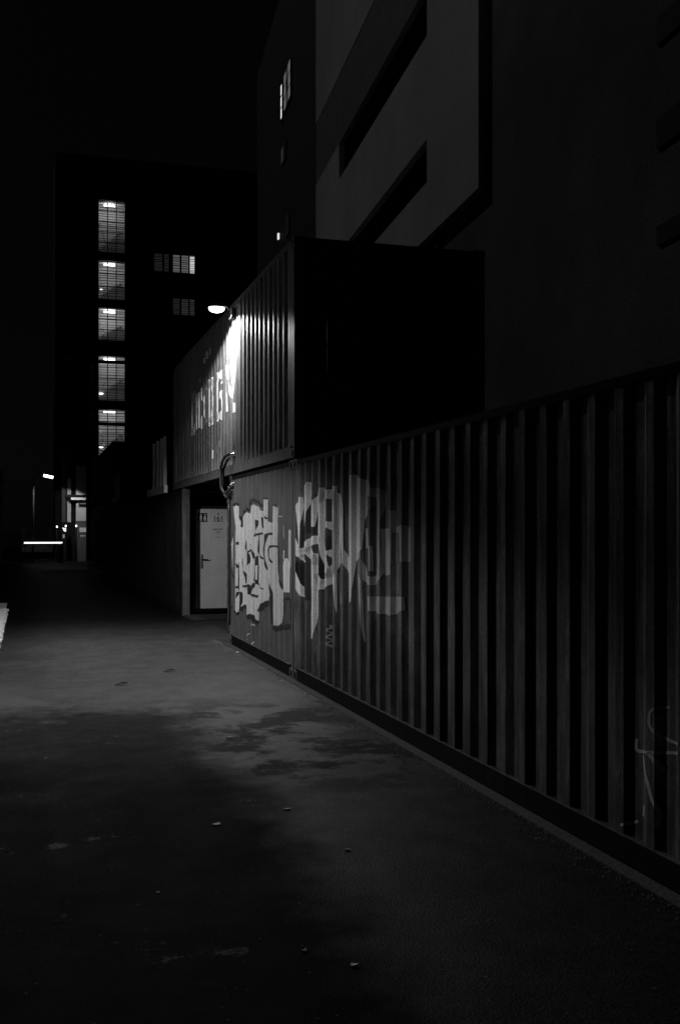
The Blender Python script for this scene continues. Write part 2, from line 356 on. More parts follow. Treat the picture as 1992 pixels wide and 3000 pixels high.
# ------------------------------------------------------------------ containers
W = 2.44
def container(label, X, y0, y1, z0, z1, phase, paint, rail_m, end_paint=None, pitch=0.278, group='shipping containers along the path',
              lip=True, near_end='doors', castings=True, post_m=None, depth=0.036):
    root = empty('shipping_container', (X, y0, z0), label, 'container', group)
    post_m = post_m or rail_m; end_paint = end_paint or paint
    zb, zt = z0+0.155, z1-0.065
    mb = MB(); corr_panel(mb, X+0.006, y0+0.10, y1-0.10, zb, zt, phase, pitch, depth)
    side = part('side_panel', mb, paint, root)
    mb = MB(); corr_panel(mb, X+W-0.006, y0+0.10, y1-0.10, zb, zt, phase, pitch, sgn=-1)
    part('side_panel', mb, paint, root)
    # rails
    part('bottom_rail', MB().box((X, y0+0.17, z0+0.01), (X+0.05, y1-0.17, zb-0.006)), rail_m, root)
    if lip: part('rail_lip', MB().box((X-0.004, y0+0.17, zb-0.006), (X+0.075, y1-0.17, zb)), M['rail_edge'], root)
    part('bottom_rail', MB().box((X+W-0.05, y0+0.17, z0+0.01), (X+W, y1-0.17, zb)), rail_m, root)
    part('top_rail', MB().box((X+0.004, y0+0.17, zt), (X+0.06, y1-0.17, z1-0.012)), rail_m, root)
    part('top_rail', MB().box((X+W-0.06, y0+0.17, zt), (X+W-0.004, y1-0.17, z1-0.012)), rail_m, root)
    for yy in (y0, y1):
        s = 1 if yy == y0 else -1
        a, b_ = sorted((yy+0.003*s, yy+0.10*s))
        for xx in (X, X+W):
            sx = 1 if xx == X else -1
            c, d = sorted((xx+0.003*sx, xx+0.13*sx))
            part('corner_post', MB().box((c, a, z0+0.12), (d, b_, z1-0.12), 0.008), post_m, root)
            for zz in (z0, z1):
                e, f_ = (z0, z0+0.118) if zz == z0 else (z1-0.118, z1)
                ca, cb = sorted((yy, yy+0.178*s)); cc, cd = sorted((xx, xx+0.162*sx))
                cast = part('corner_casting', MB().box((cc, ca, e), (cd, cb, f_), 0.006), post_m, root)
                if castings and xx == X:
                    o = MB(); n = 14; cy, cz = (ca+cb)/2, (e+f_)/2
                    o.face([(xx-0.002, cy-0.032*math.cos(2*math.pi*k/n), cz+0.042*math.sin(2*math.pi*k/n)) for k in range(n)])
                    part('lifting_hole', o, M['hole'], cast)
    # floor and roof, roof pressed in shallow folds
    part('floor', MB().box((X+0.055, y0+0.02, z0+0.06), (X+W-0.055, y1-0.02, zb-0.02)), M['rail_dark'], root)
    rf = MB(); rf.box((X+0.062, y0+0.11, z1-0.05), (X+W-0.062, y1-0.11, z1-0.02))
    for k in range(int((y1-y0-0.4)/0.4)):
        yy = y0+0.3+k*0.4; rf.box((X+0.15, yy, z1-0.02), (X+W-0.15, yy+0.18, z1-0.008))
    part('roof', rf, M['roof'], root)
    for yy in (y0, y1):
        s = 1 if yy == y0 else -1
        if yy == y0 and near_end == 'doors':
            for k in range(2):
                xa = X+0.135 + k*1.087; dm = MB()
                q0, q1 = sorted((yy+0.03, yy+0.06)); dm.box((xa, q0, z0+0.16), (xa+1.080, q1, z1-0.14))
                for j in range(5):
                    zz = z0+0.3+j*(z1-z0-0.6)/5; dm.box((xa+0.05, yy+0.018, zz), (xa+1.03, yy+0.03, zz+(z1-z0-0.6)/5-0.07), 0.005)
                leaf = part('door', dm, end_paint, root)
                for j in (0.28, 0.78):
                    lb = MB(); lb.tube([(xa+j, yy+0.002, z0+0.12), (xa+j, yy+0.002, z1-0.1)], 0.017, 8)
                    for zq in (z0+0.5, z0+1.3, z1-0.5): lb.box((xa+j-0.04, yy-0.001, zq), (xa+j+0.04, yy+0.019, zq+0.05))
                    lb.box((xa+j, yy-0.012, z0+1.05), (xa+j+0.3, yy+0.0, z0+1.08))
                    part('locking_bar', lb, end_paint, leaf)
            part('door_sill', MB().box((X+0.165, yy+0.01, z0+0.01), (X+W-0.165, yy+0.09, z0+0.15)), end_paint, root)
            part('door_header', MB().box((X+0.165, yy+0.01, z1-0.13), (X+W-0.165, yy+0.09, z1-0.015)), end_paint, root)
        elif not (yy == y0 and near_end == 'none'):
            em = MB(); n = 9; wdt = (W-0.27)/n
            for k in range(n):
                xa = X+0.135+k*wdt
                pts = [(xa, 0.04), (xa+wdt*0.25, 0.04), (xa+wdt*0.5, 0.075), (xa+wdt*0.75, 0.075), (xa+wdt, 0.04)]
                for (p, dp), (q, dq) in zip(pts, pts[1:]):
                    f4 = [(p, yy+s*dp, z0+0.13), (q, yy+s*dq, z0+0.13), (q, yy+s*dq, z1-0.1), (p, yy+s*dp, z1-0.1)]
                    em.face(f4 if s > 0 else f4[::-1])
            part('end_panel', em, end_paint, root)
            part('end_rail', MB().box((X+0.165, min(yy+0.005*s, yy+0.06*s), z0+0.02), (X+W-0.165, max(yy+0.005*s, yy+0.06*s), z0+0.13)), end_paint, root)
            part('end_rail', MB().box((X+0.165, min(yy+0.005*s, yy+0.06*s), z1-0.1), (X+W-0.165, max(yy+0.005*s, yy+0.06*s), z1-0.015)), end_paint, root)
    return root

X0 = 3.0
NEAR_PH, NEAR_PITCH = 7.968, 0.2818
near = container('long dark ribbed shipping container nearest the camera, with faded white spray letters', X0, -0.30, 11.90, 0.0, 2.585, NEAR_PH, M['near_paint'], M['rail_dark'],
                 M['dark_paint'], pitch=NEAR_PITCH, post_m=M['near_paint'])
left = container('short grey shipping container covered in pale graffiti blocks with black outlines', X0, 11.915, 15.94, 0.0, 2.585, 12.06, M['left_paint'], M['rail_dark'],
                 M['dark_paint'], near_end='none', post_m=M['left_paint'], depth=0.018)
upper = container('pale ribbed container stacked on top, carrying white block letters and the lit lamp', X0, 11.85, 22.40, 2.605, 5.22, 12.135, M['upper_paint'], M['rail'],
                  M['end_paint'], pitch=0.2747, lip=False)
c2 = container('black container on the ground behind the white door with number 161', X0+0.02, 21.30, 33.45, 0.0, 2.585, 21.5, M['dark_paint'], M['dark_paint'], lip=False, near_end='none', castings=False)
c3 = container('black container on the ground under the far dark upper container', X0+0.02, 33.5, 42.35, 0.0, 2.585, 33.7, M['dark_paint'], M['dark_paint'], lip=False, castings=False)
c4 = container('farthest black container on the ground, nearest the lit sign pillar', X0+0.22, 43.2, 55.4, 0.0, 2.585, 43.4, M['dark_paint'], M['dark_paint'], lip=False, castings=False)
c5 = container('far dark container in the upper row, its corner cutting off the lowest stair window', X0+0.05, 39.6, 51.8, 2.605, 5.06, 39.8, M['dark_paint'], M['dark_paint'], lip=False, castings=False)

# ------------------------------------------------------------------ graffiti on the two lower containers
def ZA(pts): return [(660+x*0.17778, 1480+y*0.17778) for x, y in pts]
def ZB(pts): return [(840+x*0.2551, 1380+y*0.2551) for x, y in pts]
def to_wall(polys): return [[wall_pt(px, py) for px, py in p] for p in polys]
ln_left = corr_line(12.015, 15.84, 12.06); ln_near = corr_line(-0.20, 11.80, NEAR_PH, NEAR_PITCH)
def spray(name, polys, root, ln, mt, lift): return paint_shapes(name, to_wall(polys), ln, X0+0.006, 0.018 if root is left else 0.036, mt, root, lift)

sil = [(152,20),(175,0),(205,0),(225,20),(228,210),(282,235),(300,210),(345,90),(415,140),(428,10),(480,-10),(545,15),(600,90),(628,95),(628,-95),(708,-95),(712,270),(780,290),(783,20),(825,15),(860,40),
       (868,460),(870,700),(880,1100),(905,1250),(955,1400),(955,1920),(915,1970),(860,1985),(790,1970),(783,1480),(760,1480),(712,1580),(640,1610),(560,1650),(555,1905),(500,1870),(480,1810),(430,1790),
       (355,1830),(350,1640),(300,1660),(265,1710),(240,1690),(225,1775),(180,1770),(165,1740),(130,1660),(105,1735),(75,1720),(65,1500),(75,1400),(110,1400),(115,1300),(165,1270),(165,1170),(120,1050),
       (112,850),(120,640),(160,480),(180,400),(165,300),(152,180)]
spray('graffiti_fill', [ZA(sil)], left, ln_left, M['spray_light'], 0.0015)
sh = []
def wide(pts, w, conv, k0):
    if len(pts) < 3:
        return stroke(conv(pts), (w if isinstance(w, (int, float)) else sum(w)/len(w))*k0)
    P3 = smooth_pts(pts); n = len(pts)-1; ws = []
    for i in range(len(P3)):
        t = i/5; k = min(int(t), n-1); f = t-k; ws.append((w if isinstance(w, (int, float)) else w[k]*(1-f)+w[k+1]*f)*k0)
    return stroke(conv(P3), ws)
def ds(pts, w): sh.extend(wide(pts, w, ZA, 0.17778))
ds([(285,360),(285,250),(235,190)], 26); ds([(240,185),(290,200),(345,80)], 34)
ds([(350,40),(415,90)], 40); ds([(428,20),(440,-80),(540,-60),(620,20)], 44); ds([(150,10),(190,-35),(232,0)], 30)
ds([(628,-110),(708,-110)], 26); ds([(785,-5),(860,0)], 26)
sh.append(ZA([(488,228),(552,250),(552,335),(490,335)])); ds([(535,330),(505,430),(490,520)], 30)
ds([(480,510),(550,480),(622,465)], 34); ds([(570,480),(562,620),(560,780),(630,890)], 24)
ds([(780,470),(710,480),(680,520),(650,700),(655,850),(700,1070)], [42,40,46,48,40,14])
ds([(640,170),(700,225)], 26); ds([(615,200),(625,380)], 16); ds([(712,-60),(712,260)], 10)
ds([(350,580),(350,720),(392,810),(395,930),(360,1000)], [8,16,30,40,30]); ds([(380,790),(425,735)], 20)
ds([(420,640),(465,790),(482,880)], [8,26,18])
sh.append(ZA([(485,900),(550,825),(552,985),(485,1010)])); ds([(492,1010),(482,1250)], 14); ds([(552,980),(548,1240)], 12)
sh.append(ZA([(485,1235),(548,1225),(560,1300),(485,1302)])); ds([(550,1300),(590,1355),(628,1385)], 18)
ds([(485,1290),(440,1400),(430,1470),(550,1505)], 40); ds([(288,1330),(350,1335),(400,1325),(405,1470)], 36)
ds([(170,1352),(228,1352)], 38); ds([(232,940),(230,1390),(272,1450),(270,1600),(240,1745)], [14,14,34,30,34])
ds([(178,440),(182,640),(180,900),(225,1030)], [10,14,12,44]); sh.append(ZA([(185,610),(228,600),(228,650),(185,655)]))
ds([(285,880),(300,1040),(345,1150),(350,1290)], [6,16,28,10]); ds([(222,1430),(190,1530)], 30)
ds([(725,730),(745,690),(800,675),(870,690),(895,790),(890,880)], [36,40,34,30,24,22]); ds([(725,720),(730,840),(778,950)], [40,36,14])
sh.append(ZA([(868,880),(915,880),(920,930),(875,970)])); ds([(868,460),(872,900),(885,1130),(950,1380)], [8,10,24,26])
ds([(715,1200),(745,1330),(770,1480),(775,1720),(780,1960)], [6,26,34,26,22])
ds([(790,2000),(860,2040),(960,2000)], 80); ds([(565,1760),(600,1690),(660,1640),(735,1600)], [50,90,100,70])
ds([(360,1860),(430,1830),(480,1880),(552,1950)], [70,80,70,60]); ds([(120,1700),(130,1660)], 26); ds([(165,1740),(200,1800),(235,1760)], 34)
ds([(265,1740),(310,1680),(345,1670)], 60); ds([(75,1760),(110,1745)], 26); ds([(66,1380),(66,1700)], 10); ds([(115,1060),(165,1200)], 14); ds([(118,640),(155,470)], 8)
ds([(960,1560),(1060,1540),(1110,1650),(1120,1900)], [40,40,44,60]); ds([(965,1560),(990,1650),(960,1950)], 40); ds([(970,2010),(1120,2000)], 90)
spray('graffiti_outline', sh, left, ln_left, M['spray_dark'], 0.003)
hl = []
for p, w in (([(885,0),(868,150)], 12), ([(870,180),(945,185)], 12), ([(958,330),(965,520),(990,700)], 10), ([(190,400),(225,500)], 9), ([(425,1985),(455,1955),(490,1985)], 16), ([(412,2110),(370,2160),(362,2230)], 12), ([(480,2250),(450,2320)], 12)):
    hl += stroke(ZA(p), w*0.17778)
spray('graffiti_highlight', hl, left, ln_left, M['spray_light'], 0.0045)
brt = [ZA([(985,890),(1030,870),(1070,960),(1085,1060),(1060,1440),(965,1430),(955,1350),(950,1000),(955,930)]), ZA([(958,740),(1000,760),(960,900),(950,880)])]
spray('graffiti_drip', brt, left, ln_left, M['spray_bright'], 0.003)
mid = [ZA([(1045,405),(1136,405),(1136,900),(1090,1060),(1040,850),(1040,700)])]
spray('graffiti_block', mid, left, ln_left, M['spray_light'], 0.0045)

# near container: big faded letters
wp = []; fp = []; dk = []; fgroups = []
def wv(pts, w, dst=wp): dst.extend(wide(pts, w, ZB, 0.2551))
wp.append(ZB([(150,295),(180,300),(186,400),(168,620),(158,900),(152,900),(140,620),(118,400),(130,370),(148,360)]))
wp.append(ZB([(245,120),(305,150),(290,245),(240,470),(222,640),(216,560),(210,250),(225,160)]))
wv([(96,750),(128,890),(165,950),(225,890),(300,800),(395,790)], [30,70,90,80,100,90])
wv([(165,970),(195,1010),(222,1050)], [40,44,40]); wv([(90,1100),(120,1240),(165,1370),(215,1450)], [20,60,70,40])
wv([(250,870),(300,1000),(345,1080)], [90,80,30])
wv([(305,1930),(315,1750),(335,1500),(330,1250),(330,1050),(350,950)], [4,40,66,60,60,60])
wv([(425,190),(425,500),(420,800),(455,1100),(480,1230)], [80,90,80,70,60])
wv([(305,640),(320,430),(400,290),(520,270),(600,380),(600,560),(570,760),(565,1000),(500,1210),(400,1310),(345,1180)], [40,70,100,110,100,90,80,90,100,110,50])
wv([(455,600),(520,640),(570,720)], [60,80,60]); wv([(480,960),(530,930)], [80,80])
wv([(565,170),(560,700),(560,1100),(578,1620)], [30,50,40,4])
wp.append(ZB([(640,240),(665,400),(668,900),(725,1090),(735,700),(735,50),(775,40),(930,120),(935,400),(885,560),(872,900),(785,1040),(752,1500),(735,1510),(722,1250),(655,1050),(636,640)]))
fp.append(ZB([(1090,665),(1200,655),(1195,450),(1235,450),(1240,640),(1350,620),(1425,690),(1425,1040),(1205,1050),(1205,1190),(1110,1200),(1095,1000)]))
dk.append(ZB([(1215,710),(1300,700),(1310,1040),(1210,1040)]))
wv([(935,60),(945,200),(1000,250),(1060,240),(1095,330),(1075,600),(1075,900),(1085,1120),(1040,1230),(960,1260),(880,1190),(848,1000)], [30,70,110,100,70,20,30,50,90,100,80,30], fp)
wv([(845,900),(855,1300),(870,1700),(884,1960)], [30,34,20,4], fp); wv([(970,860),(975,1150)], [36,20], fp)
fp.append(ZB([(945,1440),(1350,1445),(1355,1600),(1200,1660),(1085,1640),(990,1610),(950,1600)]))
fp.append(ZB([(885,660),(950,660),(960,880),(890,890)])); wv([(625,1310),(635,1530)], [36,10], fp)
fgroups.append(fp[:]); fp = []
wv([(490+14*math.sin(k*1.3), 1770+k*16) for k in range(17)], [10+5*math.sin(k) for k in range(17)], fp); fgroups.append(fp[len(fp)-80:]); fgroups.append(fp[:len(fp)-80])
for q in fgroups: spray('faded_letter', q, near, ln_near, M['spray_faint'], 0.002)
spray('white_letters', wp, near, ln_near, M['spray_mid'], 0.0035)
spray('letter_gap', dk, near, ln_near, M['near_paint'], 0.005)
blk = [ZB([(95,640),(200,560),(215,420),(290,300),(380,190),(560,190),(650,300),(668,900),(570,1210),(430,1400),(350,1330),(310,1500),(225,1480),(100,1260)]), ZB([(95,1020),(215,1070),(215,1400),(160,1330),(100,1180)]), ZB([(170,560),(215,560),(215,880),(170,900)]), ZB([(305,440),(380,460),(385,700),(310,730)]), ZB([(380,1000),(440,1020),(455,1180),(430,1240),(375,1240)]),
       ZB([(470,720),(520,790),(510,900),(470,920)]), ZB([(870,560),(1040,330),(1050,1180),(960,1200),(880,1100)]), ZB([(235,420),(300,300),(300,700),(230,720)])]
for q in blk: spray('black_shading', [q], near, ln_near, M['spray_dark'], 0.0015)
tg = []
def TR(pts): return [(1700+x*0.2117, 2000+y*0.2117) for x, y in pts]
for p, w in (([(1200,340),(1050,360),(985,420),(985,600),(1100,740),(1230,820),(1370,850)], 40), ([(740,780),(740,930),(900,960),(1370,980)], 45), ([(960,960),(1060,1100),(1120,1220)], 60), ([(840,1000),(880,1150),(960,1400),(1010,1600),(1090,1800),(1060,2000)], 45), ([(870,1700),(850,1850)], 60), ([(580,1970),(760,1920)], 40)):
    spray('tag_stroke', stroke(TR(smooth_pts(p) if len(p) > 2 else p), w*0.2117), near, ln_near, M['spray_faint'], 0.002)

# ------------------------------------------------------------------ white block lettering on the upper container
ln_up = corr_line(11.95, 22.30, 12.135, 0.2747)
GL = {  # letter strokes on a 0..1 grid, x to the reader's right
 'C': [[(1,.80),(1,1),(0,1),(0,0),(1,0),(1,.20)]], 'H': [[(0,0),(0,1)],[(1,0),(1,1)],[(0,.5),(1,.5)]],
 'X': [[(0,0),(1,1)],[(0,1),(1,0)]], 'D': [[(0,0),(0,1),(.7,1),(1,.75),(1,.25),(.7,0),(0,0)]],
 'G': [[(1,.78),(1,1),(0,1),(0,0),(1,0),(1,.5),(.55,.5)]], 'N': [[(0,0),(0,1),(1,0),(1,1)]]}
def letters(spec, zb, zt, wd):
    out = []
    for ch, ya, wl in spec:
        for st in GL[ch]:
            P2 = [(ya - x*wl, zb + z*(zt-zb)) for x, z in st]
            out += stroke(P2, wd)
            for p in P2[1:-1]: out.append([(p[0]-wd/2, p[1]-wd/2), (p[0]+wd/2, p[1]-wd/2), (p[0]+wd/2, p[1]+wd/2), (p[0]-wd/2, p[1]+wd/2)])
    return out
for sp in [('C', 19.81, 0.36), ('H', 19.27, 0.30), ('X', 18.73, 0.55), ('D', 17.90, 0.40), ('G', 17.08, 0.40), ('N', 16.25, 0.56)]:
    paint_shapes('letter', letters([sp], 3.62, 4.28, 0.15), ln_up, X0+0.006, 0.036, M['letter'], upper, 0.002)
arc = []
for (px, py, w, h) in ((588,1115,4,11),(596,1080,4,14),(602,1057,6,16),(608.5,1041,7,22),(618,1030,6,20),(626,1331,5.5,25),(635.5,1319,6,22),(645,1302,6,18)):
    arc.append([(px-w/2,py+h/2),(px+w/2,py+h/2-2),(px+w/2,py-h/2-3),(px-w/2,py-h/2)])
for q in arc: paint_shapes('letter', to_wall([q]), ln_up, X0+0.006, 0.036, M['letter'], upper, 0.002)

# ------------------------------------------------------------------ flood lamp on the upper container
LX, LY, LZ = 2.74, 15.50, 5.07
lamp = empty('wall_lamp', (3.0, LY, 5.0), 'lit floodlight on a short arm at the top of the upper container', 'lamp')
part('mounting_box', MB().box((2.93, LY-0.09, 4.93), (3.015, LY+0.09, 5.10), 0.01), M['black'], lamp)
part('arm', MB().tube([(2.95, LY, 5.05), (2.86, LY, 5.13), (2.78, LY, 5.15)], 0.014), M['steel'], lamp)
hs = MB(); hs.box((LX-0.13, LY-0.12, LZ+0.02), (LX+0.10, LY+0.12, LZ+0.08), 0.012)
for k in range(6): hs.box((LX-0.12+k*0.04, LY-0.10, LZ+0.08), (LX-0.11+k*0.04, LY+0.10, LZ+0.10))
part('housing', hs, M['black'], lamp)
part('lens', MB().ball((LX-0.015, LY, LZ+0.012), 0.115, (1.05, 1, 0.55), 20), E_LAMP, lamp)
sd = bpy.data.lights.new('flood_light', 'SPOT'); sd.energy = 420; sd.spot_size = R(160); sd.spot_blend = 0.12; sd.shadow_soft_size = 0.10
so = bpy.data.objects.new('flood_light', sd); col.objects.link(so); so.parent = lamp
so.location = (LX-3.0-0.01, 0, LZ-5.0-0.08); so.rotation_euler = (R(0), R(0), 0)

# assumed pole lamp, out of view on the left verge, lighting door and graffiti
PX, PY, PZ = -2.1, 15.5, 3.8
pl_ = empty('assumed_pole_lamp', (PX-0.9, PY, 0), 'assumed slim dark pole lamp, out of view on the gravel verge left of the path', 'street lamp')
part('pole', MB().tube([(PX-0.9, PY, 0), (PX-0.9, PY, 3), (PX-0.9, PY, PZ+0.1)], [0.06, 0.05, 0.04], 12), M['dark_paint'], pl_)
part('arm', MB().tube([(PX-0.9, PY, PZ+0.1), (PX-0.6, PY, PZ+0.22), (PX-0.2, PY, PZ+0.14)], 0.025, 8), M['dark_paint'], pl_)
part('housing', MB().box((PX-0.3, PY-0.13, PZ+0.03), (PX+0.3, PY+0.13, PZ+0.13), 0.02), M['black'], pl_)
part('lens', MB().box((PX-0.24, PY-0.09, PZ), (PX+0.24, PY+0.09, PZ+0.028)), emis('assumed_pole_lamp_glow', 1.5), pl_)
pd_ = bpy.data.lights.new('assumed_pole_light', 'SPOT'); pd_.energy = 760; pd_.spot_size = R(165); pd_.spot_blend = 0.14; pd_.shadow_soft_size = 0.08
pq = bpy.data.objects.new('assumed_pole_light', pd_); col.objects.link(pq); pq.parent = pl_; pq.location = (0.9, 0, PZ-0.1); pq.rotation_euler = (R(3), 0, 0)

# ------------------------------------------------------------------ hoses and wrapped pipe at the container corner
for (za, zb_, yy, lab) in ((2.905, 2.45, 15.62, 'upper black rubber hose arching between the stacked containers'), (2.845, 2.38, 15.66, 'lower black rubber hose arching between the stacked containers')):
    h = empty('rubber_hose', (3.0, yy, zb_), lab, 'hose', 'hoses at the container corner')
    mx = 2.86 if za > 2.87 else 2.90
    pts = [(3.03, yy, za), (2.98, yy+0.02, za+0.01), (mx+0.04, yy+0.16, za-0.03), (mx, yy+0.24, za-0.16), (mx, yy+0.26, (za+zb_)/2), (mx+0.0, yy+0.24, zb_-0.02), (mx+0.04, yy+0.14, zb_-0.13), (2.96, yy+0.03, zb_-0.06), (3.0, yy, zb_)]
    P3 = []
    for i in range(len(pts)-1):
        p0, p1, p2, p3 = (Vector(pts[max(0, min(len(pts)-1, j))]) for j in (i-1, i, i+1, i+2))
        for k in range(5):
            t = k/5; P3.append(0.5*((2*p1)+(-p0+p2)*t+(2*p0-5*p1+4*p2-p3)*t*t+(-p0+3*p1-3*p2+p3)*t**3))
    P3.append(Vector(pts[-1]))
    part('hose', MB().tube(P3, 0.021, 10), M['rubber'], h)
    for zz in (za, zb_):
        part('coupling', MB().tube([(3.03, yy, zz), (2.975, yy+0.005, zz+0.002)], [0.034, 0.034], 12).ball((2.975, yy, zz), 0.027), M['chrome'], h)
wp_ = MB(); pts = []; rr = []
for k in range(60):
    z = 0.16+k*(2.28/59); pts.append((3.02+0.003*math.sin(k*0.9), 15.995+0.004*math.sin(k*0.5), z)); rr.append(0.040+0.003*math.sin(k*1.7)+0.002*math.sin(k*0.63+1)+(0.006 if k in (14,15,36,37,50) else 0))
tag(wp_.tube(pts, rr, 18).build('wrapped_pipe', M['foil']), 'vertical pipe wrapped in glossy creased foil at the graffiti container corner', 'pipe')
cb = empty('cable', (2.99, 15.86, 2.0), 'thin dark cable clipped down the edge of the graffiti container', 'cable')
part('wire', MB().tube([(2.985, 15.80, 2.5), (2.985, 15.83, 1.9), (2.975, 15.79, 1.4), (2.985, 15.84, 0.9), (2.985, 15.82, 0.3)], 0.011, 8), M['rubber'], cb)
part('clip', MB().box((2.975, 15.80, 1.52), (3.0, 15.86, 1.55)), M['chrome'], cb)

# ------------------------------------------------------------------ concrete edging along the containers
tag(MB().box((2.90, -3.0, -0.05), (2.988, 16.6, 0.014), 0.004).build('kerb', M['concrete']), kind='structure')
tag(MB().box((3.05, 20.2, -0.02), (5.4, 21.29, 0.03)).build('pavement_or_lit_band', M['concrete']), kind='structure')

tag(MB().face([(0.55, 42.6, 0.006), (2.98, 42.6, 0.006), (2.98, 47.3, 0.006), (0.55, 47.3, 0.006)]).build('pavement_or_lit_band', M['lit_band']), kind='structure')  # lit band across the path, put in as pale colour

# ------------------------------------------------------------------ white door in the end of the ground container
DY = 21.42
dr = empty('door', (3.4, DY, 0.095), 'white steel door with toilet pictogram and number 161 under the upper container', 'door')
d = part('door_leaf', MB().box((3.335, DY, 0.105), (4.315, DY+0.05, 2.19), 0.004), M['door'], dr)
part('door_frame', MB().box((3.275, DY+0.03, 0.03), (3.33, DY+0.09, 2.25)).box((4.32, DY+0.03, 0.03), (4.375, DY+0.09, 2.25)).box((3.33, DY+0.03, 2.195), (4.32, DY+0.09, 2.25)).box((3.275, DY+0.03, 0.03), (4.375, DY+0.09, 0.09)), M['dark_paint'], dr)
hd = part('handle_plate', MB().box((3.43, DY-0.012, 0.96), (3.48, DY-0.001, 1.25), 0.004), M['steel'], dr)
part('handle', MB().tube([(3.455, DY-0.01, 1.15), (3.455, DY-0.055, 1.15), (3.50, DY-0.06, 1.148), (3.585, DY-0.058, 1.145)], 0.010), M['black'], dr)
sg = part('pictogram_sign', MB().box((3.385, DY-0.006, 1.92), (3.565, DY-0.001, 2.105)), M['black'], dr)
fg = MB()
def disc(mb, cx, cz, r, y, n=16): mb.face([(cx+r*math.cos(2*math.pi*k/n), y, cz+r*math.sin(2*math.pi*k/n)) for k in range(n)])
for (cx, skirt) in ((3.435, False), (3.52, True)):
    disc(fg, cx, 2.075, 0.014, DY-0.009)
    if skirt: fg.face([(cx-0.012, DY-0.009, 2.055), (cx-0.032, DY-0.009, 1.975), (cx+0.032, DY-0.009, 1.975), (cx+0.012, DY-0.009, 2.055)])
    else: fg.face([(cx-0.022, DY-0.009, 2.055), (cx-0.022, DY-0.009, 1.985), (cx+0.022, DY-0.009, 1.985), (cx+0.022, DY-0.009, 2.055)])
    for s in (-0.012, 0.012): fg.face([(cx+s-0.008, DY-0.009, 1.984 if not skirt else 1.974), (cx+s-0.008, DY-0.009, 1.935), (cx+s+0.008, DY-0.009, 1.935), (cx+s+0.008, DY-0.009, 1.984 if not skirt else 1.974)])
part('pictogram', fg, M['door'], sg)

def text_mesh(name, body, size, loc, m, root, font_shear=0, extrude=0.001, align='CENTER'):
    c = bpy.data.curves.new(name, 'FONT'); c.body = body; c.size = size; c.extrude = extrude; c.align_x = align; c.offset = 0.0; c.shear = font_shear
    t = bpy.data.objects.new(name, c); col.objects.link(t)
    dg = bpy.context.evaluated_depsgraph_get(); me = bpy.data.meshes.new_from_object(t.evaluated_get(dg)); bpy.data.objects.remove(t); bpy.data.curves.remove(c)
    me.materials.clear(); me.materials.append(m); me.transform(Matrix.Rotation(R(90), 4, 'X'))
    o = bpy.data.objects.new(name, me); col.objects.link(o); o.parent = root
    o.location = root_matrix(root).inverted() @ Vector(loc); return o
text_mesh('number', '161', 0.15, (3.80, DY-0.003, 1.945), M['black'], dr)
sr = MB().box((3.70, DY-0.004, 1.930), (3.90, DY-0.002, 1.938)); st = []
for k in range(10):
    a = math.pi/2+k*math.pi/5; q = 0.028 if k % 2 == 0 else 0.011; st.append((3.80+q*math.cos(a), DY-0.004, 2.085+q*math.sin(a)))
sr.face(st); part('star', sr, M['black'], dr)
text_mesh('welcome_text', 'WELCOME', 0.042, (3.79, DY-0.003, 1.755), M['black'], dr)
ls = MB()
for zz, wd in ((1.715, 0.085), (1.69, 0.08), (1.60, 0.11)): ls.box((3.79-wd/2, DY-0.004, zz), (3.79+wd/2, DY-0.002, zz+0.009))
part('small_print', ls, M['steel'], dr)

tag(MB().box((3.03, 21.14, 0.0), (3.17, 21.285, 2.595), 0.006).build('support_post', M['rail']), 'grey square steel post left of the white door, holding the upper container', 'post')

# ------------------------------------------------------------------ balustrades on the terrace behind the upper container
rail_a = empty('balustrade', (3.0, 23.6, 2.6), 'nearer balustrade of broad white upright boards right beside the lettered container', 'balustrade', 'balustrades on the container roofs')
part('base_board', MB().box((2.97, 23.7, 2.60), (3.05, 27.2, 2.77), 0.004), M['timber'], rail_a)
def louvre(yc, z0, z1, hx=0.028, hy=0.05, xc=3.0):
    d = Vector((hx, -hy, 0)); n = Vector((-hy, -hx, 0)).normalized()*0.006; c = Vector((xc, yc, 0)); m_ = MB()
    q = [c-d+n, c+d+n, c+d-n, c-d-n]; lo_ = [(p.x, p.y, z0) for p in q]; hi_ = [(p.x, p.y, z1) for p in q]
    m_.face(lo_); m_.face(hi_[::-1])
    for k in range(4): m_.face([lo_[k], hi_[k], hi_[(k+1) % 4], lo_[(k+1) % 4]])
    return m_
for yc in (25.85, 25.08, 24.36, 23.78): part('upright_board', louvre(yc, 2.77, 3.88), M['timber'], rail_a)
rail_b = empty('balustrade', (3.0, 36.4, 2.6), 'farther balustrade of two narrow boards with a globe at its foot', 'balustrade', 'balustrades on the container roofs')
part('base_board', MB().box((2.99, 36.3, 2.60), (3.05, 38.9, 2.70), 0.004), M['dark_paint'], rail_b)
for yc, hx in ((38.1, 0.03), (36.7, 0.045)): part('upright_board', louvre(yc, 2.70, 3.72, hx, 0.06, 3.02), M['timber'], rail_b)
gl = empty('globe_lamp', (2.96, 37.4, 2.72), 'small unlit white globe lamp at the foot of the far balustrade', 'lamp')
part('globe', MB().ball((2.93, 37.4, 2.80), 0.09, seg=16), M['timber'], gl)
part('stem', MB().tube([(2.93, 37.4, 2.62), (2.93, 37.4, 2.72)], 0.02), M['black'], gl)

# ------------------------------------------------------------------ tall building on the right (facade turned 5.1 degrees)
BA = R(5.12)
U = Vector((math.sin(BA), math.cos(BA), 0)); V = Vector((math.cos(BA), -math.sin(BA), 0))
